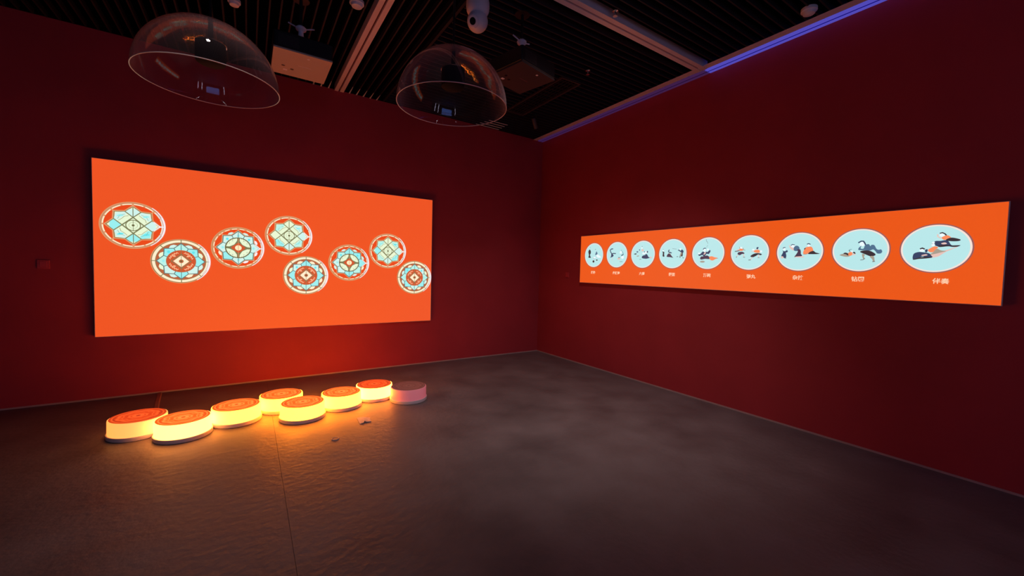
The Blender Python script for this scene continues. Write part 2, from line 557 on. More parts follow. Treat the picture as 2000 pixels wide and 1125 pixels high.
def medallion_toothed(P, seed):   # blue petals, dark ring, toothed cream panes
    r = random.Random(seed)
    P.disc(1.0, 'tan'); P.layer(); P.disc(0.965, 'lead'); P.layer(); P.disc(0.952, 'tan'); P.layer()
    for i in range(20):
        P.arc(0.88, 0.912, i * 18 + 3, i * 18 + 15, 'cream')
    P.layer(); P.disc(0.875, 'red'); P.layer()
    crescents(P, (67.5, 112.5, 22.5, 292.5, 202.5, 337.5), r, ('cream', 'ice', 'white'))
    P.layer()
    P.line([tuple(v * 1.05 for v in p) for p in STAR], 0.04, 'tan', True)
    for a in range(0, 360, 45):
        P.line([pol(0.80, a), pol(0.92, a)], 0.045, 'tan')
    P.layer()
    star_petals(P, [r.choice(('aqua', 'ice', 'mint', 'aqua')) for _ in range(8)], 'slate_lead', 0.49)
    P.layer(); P.disc(0.495, 'olive', 48); P.layer()
    P.disc(0.462, 'lead', 48); P.layer()
    for a in (45, 135, 225, 315):
        n = 7
        out = []
        for k in range(n):
            b0 = a - 40 + 80 * k / n
            out += [pol(0.425, b0), pol(0.455, b0 + 2), pol(0.455, b0 + 9.3)]
        inn = [pol(0.335, a + 36), pol(0.255, a + 20), pol(0.215, a), pol(0.255, a - 20), pol(0.335, a - 36)]
        P.fill(out + inn, 'pale')
        for b in (a - 12, a + 12):
            c = pol(0.39, b)
            P.m.flat([(x * P.sx, y * P.sy) for x, y in ell(c[0], c[1], .014, .02, 8)], P.z + 0.0003, S['slate_lead'])
    P.layer()
    P.fill(smooth_poly([(0, .27), (.15, .16), (.30, 0), (.15, -.16), (0, -.27), (-.15, -.16), (-.30, 0), (-.15, .16)]), 'lead'); P.layer()
    P.fill(smooth_poly([(0, .24), (.13, .14), (.265, 0), (.13, -.14), (0, -.24), (-.13, -.14), (-.265, 0), (-.13, .14)]), 'rust'); P.layer()
    P.fill(ell(0, 0, .125, .125, 24), 'dotcream'); P.layer()
    P.line([(0, .44), (0, -.44)], 0.018, 'tan')
    ring_and_beak(P, True)

LX0, LX1, LZ0, LZ1 = -5.8936, -2.1525, 0.6828, 2.5582
scrL = empty('projection_screen', (0, 0, 0), 0, 'tall wide orange projection screen showing eight stained-glass medallions', 'screen')
scrL.matrix_world = matrix_left((LX0 + LX1) / 2, (LZ0 + LZ1) / 2)
screen_panel(scrL, LX1 - LX0, LZ1 - LZ0, S['orange'], S['edge'])
MED = [(-5.580, 1.883, 0), (-5.179, 1.508, 1), (-4.640, 1.689, 2), (-4.099, 1.874, 0), (-3.902, 1.367, 1), (-3.366, 1.550, 2), (-2.832, 1.738, 0), (-2.426, 1.356, 1)]
for i, (x, z, k) in enumerate(MED):
    P = Print(0.268, 0.2525)
    (medallion_open, medallion_ring, medallion_toothed)[k](P, 11 + i)
    o = P.m.build('medallion', None, scrL)
    o.location = (x - (LX0 + LX1) / 2, z - (LZ0 + LZ1) / 2, 0)

RY0, RY1, RZ0, RZ1 = -5.5192, -1.1676, 1.3348, 2.0788
scrR = empty('projection_screen', (0, 0, 0), 0, 'long low orange projection screen showing nine pale roundels with figures', 'screen')
RC = ((RY0 + RY1) / 2, (RZ0 + RZ1) / 2)
scrR.matrix_world = matrix_right(*RC)
screen_panel(scrR, RY1 - RY0, RZ1 - RZ0, S['orange2'], S['edge2'])
FIGURES = {
 1: [
  ('dark',[-122,56,-97,90,-69,65,-68,28,-82,12,-77,-14,-61,-36,-83,-41,-117,-35,-108,2]),
  ('grey',4,[-91,119,-72,116]),
  ('slate',[29,10,39,31,56,57,75,30,73,12,51,2,33,2]),
  ('grey',7,[22,87,40,91]),
  ('white',[52,-1,80,9,124,-12,154,-39,82,-38]),
  ('white','o',[17,-42,28,16]),
  ('grey',4,[-12,-39,3,-58,43,-53]),
  ('dark','o',[-2,-98,21,18]),
  ('dark','o',[68,-77,17,10]),
 ],
 2: [
  ('navy',14,[-77,88,-110,86,-129,67,-117,41,-96,16]),
  ('navy',13,[-96,16,-60,20,-21,17]),
  ('navy',[-103,21,-79,10,-59,-10,-77,-30,-97,-35,-123,-44,-108,-19]),
  ('skin',8,[-83,-45,-85,-80]),
  ('white','o',[75,32,20,20]),
  ('grey',7,[80,59,92,63]),
  ('slate',7,[102,46,116,26,120,11]),
  ('navy',13,[90,-13,114,-3,123,6]),
  ('white',[84,-37,121,-18,135,-47,105,-62]),
  ('skin','o',[44,-59,28,13]),
  ('grey','o',[47,-42,15,7]),
  ('grey',6,[62,-101,113,-101]),
 ],
 3: [
  ('white','o',[-16,86,12,12]),
  ('slate',7,[-16,103,-11,109]),
  ('skin',[-19,45,-15,68,2,70,20,53,4,40]),
  ('slate','o',[-54,60,10,9]),
  ('slate','o',[-90,35,16,10]),
  ('dark',[-148,8,-121,14,-104,14,-109,0,-135,1]),
  ('taupe',[-102,-26,-85,-17,-56,-17,-73,-29]),
  ('skin',7,[-16,45,-9,68]),
  ('navy',[-12,-39,-4,-25,23,-12,40,-12,56,4,79,-10,96,-36,119,-48,92,-56,53,-61,-3,-53]),
  ('white',[-7,17,32,34,71,38,77,19,39,6,11,-2]),
  ('navy','o',[77,31,11,13]),
  ('skin',[119,-50,129,-32,151,-52,130,-57]),
  ('grey',6,[-48,-69,-22,-67]),
  ('slate','o',[29,32,9,8]),
 ],
 4: [
  ('white','o',[-136,42,13,10]),
  ('grey',4,[-142,58,-128,55]),
  ('dark',[-147,35,-132,27,-118,22,-120,-3,-115,-35,-141,-30,-140,8]),
  ('navy',[-64,31,-54,50,-39,47,-53,30,-30,22,-7,12,-18,5,-52,16]),
  ('taupe',[-54,11,-29,0,-17,-15,-45,-14]),
  ('plum',[-76,-19,-54,3,-22,-15,1,-39,15,-52,-27,-44,-77,-38]),
  ('grey',4,[-1,63,57,57]),
  ('navy',[76,44,98,46,112,33,132,49,154,30,152,11,134,6,112,21,85,36]),
  ('dark',[109,-17,124,7,145,6,142,-37,120,-34,111,-55,105,-46]),
  ('grey',8,[64,-39,83,-38]),
  ('grey',7,[145,-53,164,-56]),
  ('white','o',[111,55,13,10]),
  ('taupe',[118,9,134,6,120,-36,109,-31]),
 ],
 5: [
  ('grey',4,[-25,161,-22,141,-8,128,-5,112]),
  ('grey',3,[-4,95,-11,80,-16,72]),
  ('white','o',[-41,35,17,18]),
  ('navy',9,[-57,46,-47,58,-26,58]),
  ('navy',[-117,-14,-92,-9,-61,21,-39,10,-24,17,-2,14,18,34,31,31,29,11,9,-11,-12,-6,-27,-26,-48,-38,-65,-20,-102,-30]),
  ('skin',[-54,-15,-34,12,-24,15,-30,-11]),
  ('plum',[-92,-63,-80,-38,-48,-36,-6,-26,21,-42,53,-60,17,-69,-30,-66,-73,-74]),
  ('coral',[21,-44,52,-37,84,-48,125,-58,95,-70,65,-85,34,-77]),
  ('grey',3,[105,-59,127,-60]),
  ('taupe','o',[-61,-99,31,11]),
  ('white','o',[-106,-1,14,10]),
  ('white','o',[1,42,11,13]),
 ],
 6: [
  ('white','o',[-88,52,14,12]),
  ('taupe',6,[-105,62,-99,45]),
  ('coral',[-109,38,-87,44,-65,36,-69,22,-91,20,-110,25]),
  ('skin',[-137,21,-121,38,-106,40,-107,25,-127,18]),
  ('grey',11,[-149,16,-127,17,-106,23]),
  ('taupe',7,[-66,49,-60,31,-44,26]),
  ('plum',[-112,5,-76,10,-51,-3,-53,-13,-75,-15,-98,-27,-122,-14]),
  ('skin',8,[-120,-27,-129,-44]),
  ('grey',8,[-134,-50,-129,-44]),
  ('skin',7,[-58,-18,-53,-45]),
  ('grey',6,[-59,-49,-42,-50]),
  ('white','o',[82,25,10,12]),
  ('white','o',[41,28,13,9]),
  ('skin',7,[25,9,50,21]),
  ('navy',[72,35,76,54,96,51,88,44,88,32]),
  ('coral',[46,9,59,25,91,27,107,15,106,-4,74,-4,51,2]),
  ('dark',[14,-41,34,-22,61,-11,92,-9,127,-19,116,-31,93,-23,71,-37,40,-51]),
  ('skin',7,[35,-51,18,-75]),
  ('grey',8,[-1,-80,18,-79]),
  ('skin',7,[98,-28,97,-52]),
  ('grey',5,[90,-57,107,-57]),
  ('white','o',[118,9,12,11]),
 ],
 7: [
  ('white','o',[-130,29,11,14]),
  ('navy',7,[-142,37,-136,44,-122,45]),
  ('navy',[-146,17,-134,9,-118,9,-108,19,-98,8,-104,-4,-115,-6,-109,-39,-115,-61,-138,-53,-154,-38,-146,-18,-140,2]),
  ('skin',[-158,-48,-138,-43,-135,-61,-153,-61]),
  ('grey',4,[-126,-62,-109,-63]),
  ('skin',[-90,68,-76,55,-49,37,-46,14,-66,22,-82,40]),
  ('white','o',[-55,56,17,14]),
  ('navy',7,[-72,64,-60,73,-42,68]),
  ('slate',[-47,39,-33,58,-12,56,2,37,-1,18,-22,6,-44,14]),
  ('plum',[-18,21,7,23,15,-2,16,-21,27,-41,-6,-48,-38,-52,-21,-21,-11,4]),
  ('skin',[-36,-50,2,-45,46,-47,36,-55,-6,-55]),
  ('coral',[34,-12,41,17,52,38,73,45,101,44,115,19,115,5,91,-4,68,-25,43,-27]),
  ('dark',[76,-23,91,-4,119,5,136,-10,169,-22,149,-26,109,-26]),
  ('dark',[40,26,52,38,51,24,43,21]),
  ('white','o',[78,58,11,12]),
  ('navy',8,[65,71,77,75,90,68]),
  ('grey',3,[37,-27,72,-23]),
 ],
 8: [
  ('taupe',[-140,-41,-116,-29,-87,-34,-66,-50,-86,-57,-115,-52]),
  ('dark',[-114,-29,-100,-19,-75,-30,-80,-45,-95,-34]),
  ('coral',[-79,-27,-68,-15,-51,-17,-48,-38,-62,-48,-74,-45]),
  ('dark',[-47,-18,-33,-15,-26,-33,-35,-30]),
  ('skin',[-51,-33,-27,-31,-30,-39,-48,-42]),
  ('navy',5,[-74,1,-68,-10]),
  ('navy',3,[-74,1,-65,9,-55,9]),
  ('white','o',[-52,-10,6,8]),
  ('white','o',[16,53,19,19]),
  ('navy',10,[-10,66,7,78,23,77,33,59,38,47]),
  ('slate',[-9,4,-6,21,11,38,6,16,26,13,36,42,59,51,71,33,78,43,97,40,113,8,128,0,143,2,151,-17,141,-32,119,-31,107,-12,91,3,69,-6,38,-2,7,-1]),
  ('dark',[4,-16,23,-4,54,-4,81,-13,108,-36,103,-50,75,-54,44,-39]),
  ('taupe',[19,-34,38,-39,33,-59,40,-74,31,-79,22,-59]),
  ('taupe',[71,-56,98,-55,105,-89,106,-101,96,-99,88,-79]),
  ('grey',6,[11,-86,27,-84,39,-74]),
  ('grey',7,[93,-101,106,-99]),
 ],
 9: [
  ('skin',[-43,-57,5,-35,72,-10,130,17,105,-1,59,-29,20,-63,-14,-67]),
  ('dark',[55,64,77,79,101,77,132,63,122,52,82,53]),
  ('coral',[33,85,50,96,66,98,82,82,68,76,51,64,37,72]),
  ('white','o',[34,103,14,13]),
  ('dark',8,[23,117,35,121,49,111,56,101]),
  ('skin',7,[10,108,12,91,30,78]),
  ('navy',[-18,35,-3,55,7,59,28,58,51,62,69,56,85,26,104,18,134,21,120,10,91,9,57,20,30,11,2,22]),
  ('dark',[16,19,46,28,84,21,133,20,107,8,71,14,27,10]),
  ('skin',[32,38,52,45,63,34,43,30]),
  ('white','o',[-10,45,8,8]),
  ('coral',[-38,-14,-25,3,-1,17,18,7,4,-8,-8,-27,-23,-29]),
  ('taupe',[-9,-30,10,-3,35,-16,62,-22,36,-31,5,-42,-26,-47]),
  ('white','o',[-10,28,10,9]),
  ('navy',[-121,-55,-113,-35,-88,-25,-59,-29,-30,-37,-15,-57,-7,-70,-42,-74,-64,-61,-89,-76,-118,-84]),
  ('dark',[-120,-84,-82,-69,-43,-64,-7,-70,-42,-77,-85,-81,-111,-87]),
  ('skin',[-72,-51,-47,-44,-38,-52,-65,-57]),
  ('skin',[-14,-70,6,-57,25,-60,7,-68]),
  ('white','o',[-71,-13,14,12]),
  ('dark',10,[-80,0,-70,5,-58,-2]),
  ('navy',[-53,-9,-39,-6,-41,-26,-50,-29]),
 ],
}
ROUND = {1: (-1.468, 1.770), 2: (-1.931, 1.768), 3: (-2.39, 1.765), 4: (-2.847, 1.764), 5: (-3.314, 1.760), 6: (-3.778, 1.757), 7: (-4.243, 1.754), 8: (-4.705, 1.756), 9: (-5.166, 1.756)}
CAPT = {1: ('蹴鞠', -1.464), 2: ('盘鼓舞', -1.932), 3: ('六博', -2.387), 4: ('假面', -2.850), 5: ('顶碗', -3.315), 6: ('弹丸', -3.807), 7: ('杂技', -4.243), 8: ('钻圈', -4.704), 9: ('伴奏', -5.210)}
FM = {'white': 'wht'}
SPLIT = {1: (2, 7, 8), 2: (4, 9), 3: (3, 7), 4: (3, 6), 5: (2,), 6: (11,), 7: (5, 11), 8: (8,), 9: (1, 6, 10, 13)}
for k, (y, z) in ROUND.items():
    P = Print(0.195, 0.184)
    P.disc(1.045, 'disc_halo'); P.layer(); P.disc(1.0, 'disc_rim'); P.layer(); P.disc(0.945, 'disc')
    o = P.m.build('roundel', None, scrR)
    o.location = (-(y - RC[0]), z - RC[1], 0)
    Q = Print(0.001, 0.001)
    Q.z = P.z + 0.0003
    for j, sh in enumerate(FIGURES[k]):
        if j in SPLIT[k]:
            Q.m.build('figure', None, o)
            Q.m = MB()
        c = FM.get(sh[0], sh[0])
        if len(sh) == 2:
            pts = list(zip(sh[1][::2], sh[1][1::2]))
            Q.fill(smooth_poly(pts, 4), c)
        elif sh[1] == 'o':
            Q.fill(ell(*sh[2], 20), c)
        else:
            Q.line(list(zip(sh[2][::2], sh[2][1::2])), sh[1], c)
        Q.z += 0.0001
    Q.m.build('figure', None, o)
    txt, ty = CAPT[k]
    fc = bpy.data.curves.new('caption', 'FONT')
    fc.body = txt
    fc.size = 0.046
    fc.align_x = 'CENTER'
    fc.align_y = 'CENTER'
    fc.offset = 0.0008
    fc.resolution_u = 3
    tmp = bpy.data.objects.new('caption_outline', fc)
    COL.objects.link(tmp)
    bpy.context.view_layer.update()
    tm = bpy.data.meshes.new_from_object(tmp.evaluated_get(bpy.context.evaluated_depsgraph_get()))
    bpy.data.objects.remove(tmp)
    tm.name = 'caption'
    tm.materials.clear(); tm.materials.append(S['caption'])
    t = bpy.data.objects.new('caption', tm)
    COL.objects.link(t)
    t.parent = scrR
    t.location = (-(ty - RC[0]), 1.499 - RC[1], 0.0010)

# ================================================================== FLOOR DISCS
def top_print(name, base, dark, light, glow):
    """concentric ornament printed on the disc lid; backlit when the disc is on"""
    m = bpy.data.materials.new(name)
    m.use_nodes = True
    nt = m.node_tree
    b = nt.nodes['Principled BSDF']
    tc = nt.nodes.new('ShaderNodeTexCoord')
    sp = nt.nodes.new('ShaderNodeSeparateXYZ')
    nt.links.new(tc.outputs['Object'], sp.inputs[0])
    def mth(op, a, bb=None):
        n = nt.nodes.new('ShaderNodeMath'); n.operation = op
        for i, v in enumerate((a, bb)):
            if v is None: continue
            if isinstance(v, (int, float)): n.inputs[i].default_value = v
            else: nt.links.new(v, n.inputs[i])
        return n.outputs[0]
    rr = mth('SQRT', mth('ADD', mth('POWER', sp.outputs[0], 2.0), mth('POWER', sp.outputs[1], 2.0)))
    ang = mth('ARCTAN2', sp.outputs[1], sp.outputs[0])
    pet = mth('MULTIPLY', mth('COSINE', mth('MULTIPLY', ang, 8.0)), 0.007)
    mid = mth('LESS_THAN', mth('ABSOLUTE', mth('SUBTRACT', rr, 0.105)), 0.04)
    r2 = mth('DIVIDE', mth('ADD', rr, mth('MULTIPLY', pet, mid)), 0.194)
    cr = nt.nodes.new('ShaderNodeValToRGB')
    nt.links.new(r2, cr.inputs[0])
    el = cr.color_ramp.elements
    el[0].position = 0.0; el[0].color = dark
    el[1].position = 1.0; el[1].color = base
    for p, c in ((0.07, dark), (0.09, light), (0.20, light), (0.22, base), (0.31, light), (0.35, base), (0.47, base), (0.50, light), (0.55, base), (0.68, light), (0.74, base), (0.80, dark), (0.86, light), (0.885, base), (0.97, dark)):
        e = el.new(p); e.color = c
    nt.links.new(cr.outputs[0], b.inputs['Base Color'])
    b.inputs['Roughness'].default_value = 0.35
    if glow:
        nt.links.new(cr.outputs[0], b.inputs['Emission Color'])
        b.inputs['Emission Strength'].default_value = glow
    return m
T_RED = top_print('disc_print_red', lin(214, 66, 22), lin(172, 48, 20), lin(248, 96, 40), 1.0)
T_ORA = top_print('disc_print_orange', lin(230, 96, 28), lin(212, 70, 20), lin(246, 142, 60), 1.15)
T_OFF = top_print('disc_print_unlit', (0.40, 0.24, 0.22, 1), (0.30, 0.17, 0.16, 1), (0.52, 0.34, 0.31, 1), 0.0)
def glow(name, e):
    return mat(name, (0.80, 0.74, 0.66), 0.4, emit=e, estr=1.0)
G_DIM = glow('opal_amber_glow', (1.7, 0.50, 0.09))
G_PALE = glow('opal_pale_glow', (7.5, 2.2, 0.40))
G_YEL = glow('opal_yellow_glow', (6.5, 1.9, 0.17))
G_BRIGHT = glow('opal_bright_yellow_glow', (18.0, 4.0, 0.17))
G_CREAM = glow('opal_cream_glow', (18.0, 4.2, 0.40))
G_PINK = mat('opal_dim_pink_glow', (0.80, 0.56, 0.56), 0.4, emit=(0.26, 0.030, 0.045), estr=1.0)
R_BASE, HT = 0.207, 0.157
def disc(x, y, body, top, label):
    e = empty('floor_disc_lamp', (x, y, 0), 0, label, 'lamp', 'round disc lamps in a zigzag on the floor')
    MB().lathe([(R_BASE - 0.008, 0), (R_BASE - 0.002, 0.004), (R_BASE, 0.030), (R_BASE - 0.002, 0.036), (0.05, 0.036)], 56).build('base', M['base_ring'], e, True)
    MB().lathe([(0.1965, 0.036), (0.1970, 0.040), (0.1962, 0.090), (0.1955, 0.145), (0.1945, 0.152), (0.189, HT - 0.0015), (0.184, HT - 0.0015)], 56).build('body', body, e, True)
    MB().lathe([(0.1862, HT - 0.004), (0.1862, HT), (0.02, HT)], 56).build('top_print', top, e, False)
    return e
DISCS = [(-5.342, -1.337, G_DIM, T_RED, 'amber glowing floor disc with dull red lid at the lit chain end'),
         (-5.013, -1.567, G_PALE, T_ORA, 'palest yellow glowing floor disc, touching the amber one'),
         (-4.637, -1.400, G_YEL, T_ORA, 'yellow glowing floor disc next to the palest one, third from the amber end'),
         (-4.254, -1.226, G_BRIGHT, T_ORA, 'yellow glowing floor disc closest to the wall, mid-chain between two yellow discs'),
         (-4.094, -1.602, G_BRIGHT, T_ORA, 'yellow glowing floor disc fourth from the dim pink disc, jutting out towards the room'),
         (-3.708, -1.443, G_BRIGHT, T_ORA, 'yellow glowing floor disc beside the cream one, third from the dim pink disc'),
         (-3.331, -1.313, G_CREAM, T_RED, 'cream glowing floor disc with red lid touching the dim pink disc'),
         (-3.014, -1.568, G_PINK, T_OFF, 'dim pink floor disc with brown lid at the chain end')]
for dsc in DISCS:
    disc(*dsc)

# ================================================================== ACRYLIC SOUND DOMES
def dome(x, y, z, R, label):
    e = empty('sound_dome', (x, y, z), 0, label, 'speaker', 'acrylic sound domes')
    n, k, t = 22, 80, 0.004
    out = [(R * math.cos(PI / 2 * i / n), R * math.sin(PI / 2 * i / n)) for i in range(n + 1)]
    inn = [((R - t) * math.cos(PI / 2 * i / n), (R - t) * math.sin(PI / 2 * i / n)) for i in range(n, -1, -1)]
    sh = [(max(r, 0.0), q) for r, q in out[:-1]] + [(1e-6, R)]
    ih = [(1e-6, R - t)] + inn[1:]
    m = MB(); m.lathe(sh, k, cap=False); m.lathe(ih, k, cap=False)
    m.build('shell', M['acrylic'], e, True)
    MB().lathe([(R - t, 0), (R, 0), (R + 0.0012, 0.0015), (R, 0.004), (R - t, 0.004), (R - t - .001, 0.0015), (R - t, 0)], k, cap=False).build('rim', M['rim'], e, True)
    sp = MB().lathe([(0.0, 0.135), (0.070, 0.135), (0.082, 0.142), (0.086, 0.155), (0.086, 0.255), (0.078, 0.272), (0.030, 0.278), (0.016, 0.29), (0.014, R - t)], 40).build('speaker_unit', M['speaker_black'], e, True)
    MB().lathe([(0.080, 0.262), (0.0895, 0.262), (0.0895, 0.268), (0.080, 0.268), (0.080, 0.262)], 40, cap=False).build('trim_ring', M['silver'], sp, True)
    MB().lathe([(0.0, R), (0.034, R), (0.034, R + 0.012), (0.012, R + 0.03), (0.008, R + 0.04), (0.008, H - z - 0.01), (0.045, H - z - 0.008), (0.045, H - z + 0.012)], 24).build('hanging_rod', M['black'], e, True)
    return e
dome(-4.746, -2.536, 2.70, 0.402, 'clear acrylic sound dome hanging in front of the beige projector')
dome(-3.271, -3.185, 2.70, 0.402, 'clear acrylic sound dome hanging beside the charcoal projector')

# ================================================================== PROJECTORS
def projector(loc, rz, w, d, h, casing, label, tilt=0.0):
    e = empty('projector', loc, rz, label, 'projector', 'projectors under the ceiling')
    e.rotation_euler = (tilt, 0, rz)
    b = MB(); b.box((-w / 2, -d / 2, 0.012), (w / 2, d / 2, h), None, 0.01)
    body = b.build('body', M['black'], e)
    MB().box((-w / 2 + 0.002, -d / 2 + 0.002, 0.0), (w / 2 - 0.002, d / 2 - 0.002, 0.013)).build('bottom_plate', casing, e)
    for fx, fy in ((-0.30, 0.02), (-0.14, 0.10)):
        MB().lathe([(0.0, -0.002), (0.012, -0.002), (0.016, 0.0)], 16, (fx * w, fy * d + 0.05, 0)).build('foot_hole', M['gloss_black'], e, True)
    MB().box((-0.29 * w, 0.24 * d, -0.0015), (-0.22 * w, 0.30 * d, 0)).build('sticker', M['white_plastic'], e)
    MB().box((0.07 * w, -0.38 * d, -0.0015), (0.11 * w, -0.34 * d, 0)).build('sticker', M['white_plastic'], e)
    MB().box((-0.05 * w, -0.02 * d, -0.001), (0.18 * w, -0.012 * d, 0)).build('embossed_line', M['silver'] if casing == M['dark_metal'] else M['white_plastic'], e)
    for i in range(7):
        z = 0.035 + i * 0.013
        MB().box((-0.42 * w, -d / 2 - 0.002, z), (-0.08 * w, -d / 2, z + 0.005)).build('vent_louvre', M['dark_metal'], e)
    # lens faces the wall
    L = Matrix.Rotation(-PI / 2, 4, 'X')
    ln = MB(); ln.lathe([(0.052, -0.01), (0.052, 0.03), (0.046, 0.034)], 32, (0.1 * w, d / 2, h * 0.55), None, L)
    le = ln.build('lens_barrel', M['black'], e, True)
    g = MB(); g.lathe([(0.042, 0.030), (0.030, 0.040), (0.0, 0.044)], 32, (0.1 * w, d / 2, h * 0.55), None, L)
    g.build('lens', M['gloss_black'], le, True)
    # ceiling mount
    mt = MB()
    mt.box((-0.055, -0.05, h), (0.055, 0.05, h + 0.045), None, 0.006)
    mt.lathe([(0.045, h + 0.04), (0.030, h + 0.09), (0.022, h + 0.13), (0.020, h + 0.16), (0.042, h + 0.175), (0.046, h + 0.19), (0.030, h + 0.205)], 28)
    m0 = mt.build('ceiling_mount', M['white_plastic'], e, True)
    for path, r in (([(-0.05, 0, h + 0.03), (-0.13, -0.02, h + 0.045)], 0.011), ([(0.03, 0, h + 0.19), (0.09, 0.01, h + 0.215), (0.11, 0.0, h + 0.215)], 0.006),
                    ([(-0.03, 0, h + 0.19), (-0.10, 0.02, h + 0.22)], 0.006)):
        MB().tube(path, r).build('mount_arm', M['white_plastic'], m0, True)
    MB().lathe([(0.014, h + 0.20), (0.014, H - loc[2] - 0.002), (0.07, H - loc[2]), (0.07, H - loc[2] + 0.02)], 20).build('hanging_pole', M['black'], e, True)
    return e
p1 = projector((-4.135, -1.780, 3.30), 0.0, 0.455, 0.515, 0.150, M['beige_metal'], 'black projector with a beige underside hanging on a white ceiling mount')
p2 = projector((-2.395, -2.780, 3.30), 0.232, 0.465, 0.450, 0.150, M['dark_metal'], 'charcoal projector hanging beside the security camera')

# ================================================================== CEILING FITTINGS
sc_e = empty('security_camera', (-2.825, -2.705, H), 0, 'white ball security camera fixed to the slat ceiling', 'camera')
MB().lathe([(0.070, -0.118), (0.088, -0.108), (0.099, -0.085), (0.104, -0.05), (0.102, -0.01), (0.096, 0.012)], 40).build('base', M['white_plastic'], sc_e, True)
hs = MB(); hs.lathe([(0.0, -0.265)] + [(0.092 * math.sin(PI * i / 18), -0.173 - 0.092 * math.cos(PI * i / 18)) for i in range(1, 15)] + [(0.055, -0.09)], 40)
ball = hs.build('camera_ball', M['white_plastic'], sc_e, True)
dirv = Vector((-0.80, -0.50, -0.48)).normalized()
LM = dirv.to_track_quat('Z', 'Y').to_matrix().to_4x4()
MB().lathe([(0.052, 0.072), (0.052, 0.088), (0.044, 0.094), (0.030, 0.094)], 28, (0, 0, -0.173), None, LM).build('lens_housing', M['white_plastic'], ball, True)
MB().lathe([(0.030, 0.088), (0.029, 0.0955), (0.015, 0.097), (0.0, 0.098)], 24, (0, 0, -0.173), None, LM).build('lens', M['gloss_black'], ball, True)

def detector(x, y, label, r=0.062):
    e = empty('smoke_detector', (x, y, H), 0, label, 'detector', 'smoke detectors on the ceiling')
    MB().lathe([(r * 0.55, -0.045), (r * 0.72, -0.042), (r * 0.80, -0.030), (r * 0.86, -0.022), (r, -0.018), (r, 0.006)], 36).build('cover', M['white_plastic'], e, True)
    MB().lathe([(0.0, -0.049), (r * 0.35, -0.048), (r * 0.45, -0.044)], 24).build('sensor_cap', M['white_plastic'], e, True)
    MB().lathe([(0.0, -0.0465), (0.004, -0.0465), (0.004, -0.043)], 10, (r * 0.6, 0, 0.006)).build('indicator', M['silver'], e)
    return e
detector(-0.375, -4.335, 'round white smoke detector near the blue light strip')
detector(-3.715, -2.060, 'round white smoke detector beside the long pale ceiling profile')
detector(-4.640, -1.420, 'round white smoke detector above the acrylic dome and beige projector', 0.05)

def sprinkler(x, y, label):
    e = empty('sprinkler_head', (x, y, H), 0, label, 'sprinkler', 'sprinkler heads on the ceiling')
    MB().lathe([(0.008, -0.030), (0.012, -0.012), (0.028, -0.004), (0.028, 0.004)], 18).build('body', M['silver'], e, True)
    MB().lathe([(0.0, -0.046), (0.020, -0.046), (0.018, -0.042), (0.006, -0.040), (0.006, -0.028)], 18).build('deflector', M['silver'], e, True)
sprinkler(-1.741, -3.322, 'chrome sprinkler head beside the pale ceiling profile')
sprinkler(-1.18, -2.39, 'chrome sprinkler head among the slats by the long air grille')

gr = empty('air_grille', (-1.172, -1.46, H), 0, 'long dark rectangular air grille set into the slats near the corner', 'grille')
for a, b in (((-0.155, -0.64, -0.012), (-0.135, 0.64, 0.01)), ((0.135, -0.64, -0.012), (0.155, 0.64, 0.01)), ((-0.135, -0.64, -0.012), (0.135, -0.62, 0.01)), ((-0.135, 0.62, -0.012), (0.135, 0.64, 0.01))):
    MB().box(a, b).build('frame_bar', M['dark_metal'], gr)
for i in range(5):
    MB().box((-0.10 + i * 0.05 - 0.006, -0.62, -0.004), (-0.10 + i * 0.05 + 0.006, 0.62, 0.006)).build('vane', M['black'], gr)

sl = empty('spotlight', (-0.86, -0.90, H), 0, 'small unlit tube spotlight on the ceiling by the room corner', 'spotlight')
MB().lathe([(0.035, -0.012), (0.035, 0.004)], 20).build('base', M['black'], sl, True)
MB().tube([(0, 0, -0.01), (0, 0, -0.06)], 0.008).build('stem', M['black'], sl, True)
SM = Matrix.Rotation(math.radians(28), 4, 'X') @ Matrix.Rotation(math.radians(-38), 4, 'Y')
hd = MB(); hd.lathe([(0.030, -0.11), (0.033, -0.11), (0.033, 0.05), (0.025, 0.06)], 24, (0.0, 0, -0.085), None, SM)
hd.build('head', M['dark_metal'], sl, True)

# ================================================================== SMALL THINGS ON WALLS AND FLOOR
M['plate'] = noisy(mat('red_painted_plate', (0.66, 0.055, 0.066), 0.35), 20, 0.1)
def switch(loc, rz, label):
    e = empty('wall_switch', loc, rz, label, 'switch', 'red wall switches')
    MB().box((-0.044, -0.011, -0.044), (0.044, 0.0, 0.044), None, 0.003).build('plate', M['plate'], e)
    MB().box((-0.026, -0.016, -0.030), (0.026, -0.010, 0.030), None, 0.002).build('rocker', M['plate'], e)
switch((-6.262, 0, 1.44), 0, 'red painted wall switch beside the medallion screen')
switch((0, -0.80, 1.45), -PI / 2, 'red painted wall switch between the corner and the long screen')

cb = MB()
cpts = [(-5.388, -0.008), (-5.372, -0.20), (-5.352, -0.42), (-5.330, -0.62), (-5.325, -0.90), (-5.330, -1.118)]
for (xa, ya), (xb, yb) in zip(cpts, cpts[1:]):
    hw, ht = 0.022, 0.007
    cb.add([(xa - hw, ya, 0), (xa - hw * .6, ya, ht), (xa + hw * .6, ya, ht), (xa + hw, ya, 0), (xb - hw, yb, 0), (xb - hw * .6, yb, ht), (xb + hw * .6, yb, ht), (xb + hw, yb, 0)],
           [(0, 1, 5, 4), (1, 2, 6, 5), (2, 3, 7, 6), (0, 4, 7, 3), (0, 3, 2, 1), (4, 5, 6, 7)])
tag(cb.build('cable_cover', M['cable']), 'flat brown cable cover running from the wall to the amber disc', 'cable cover')

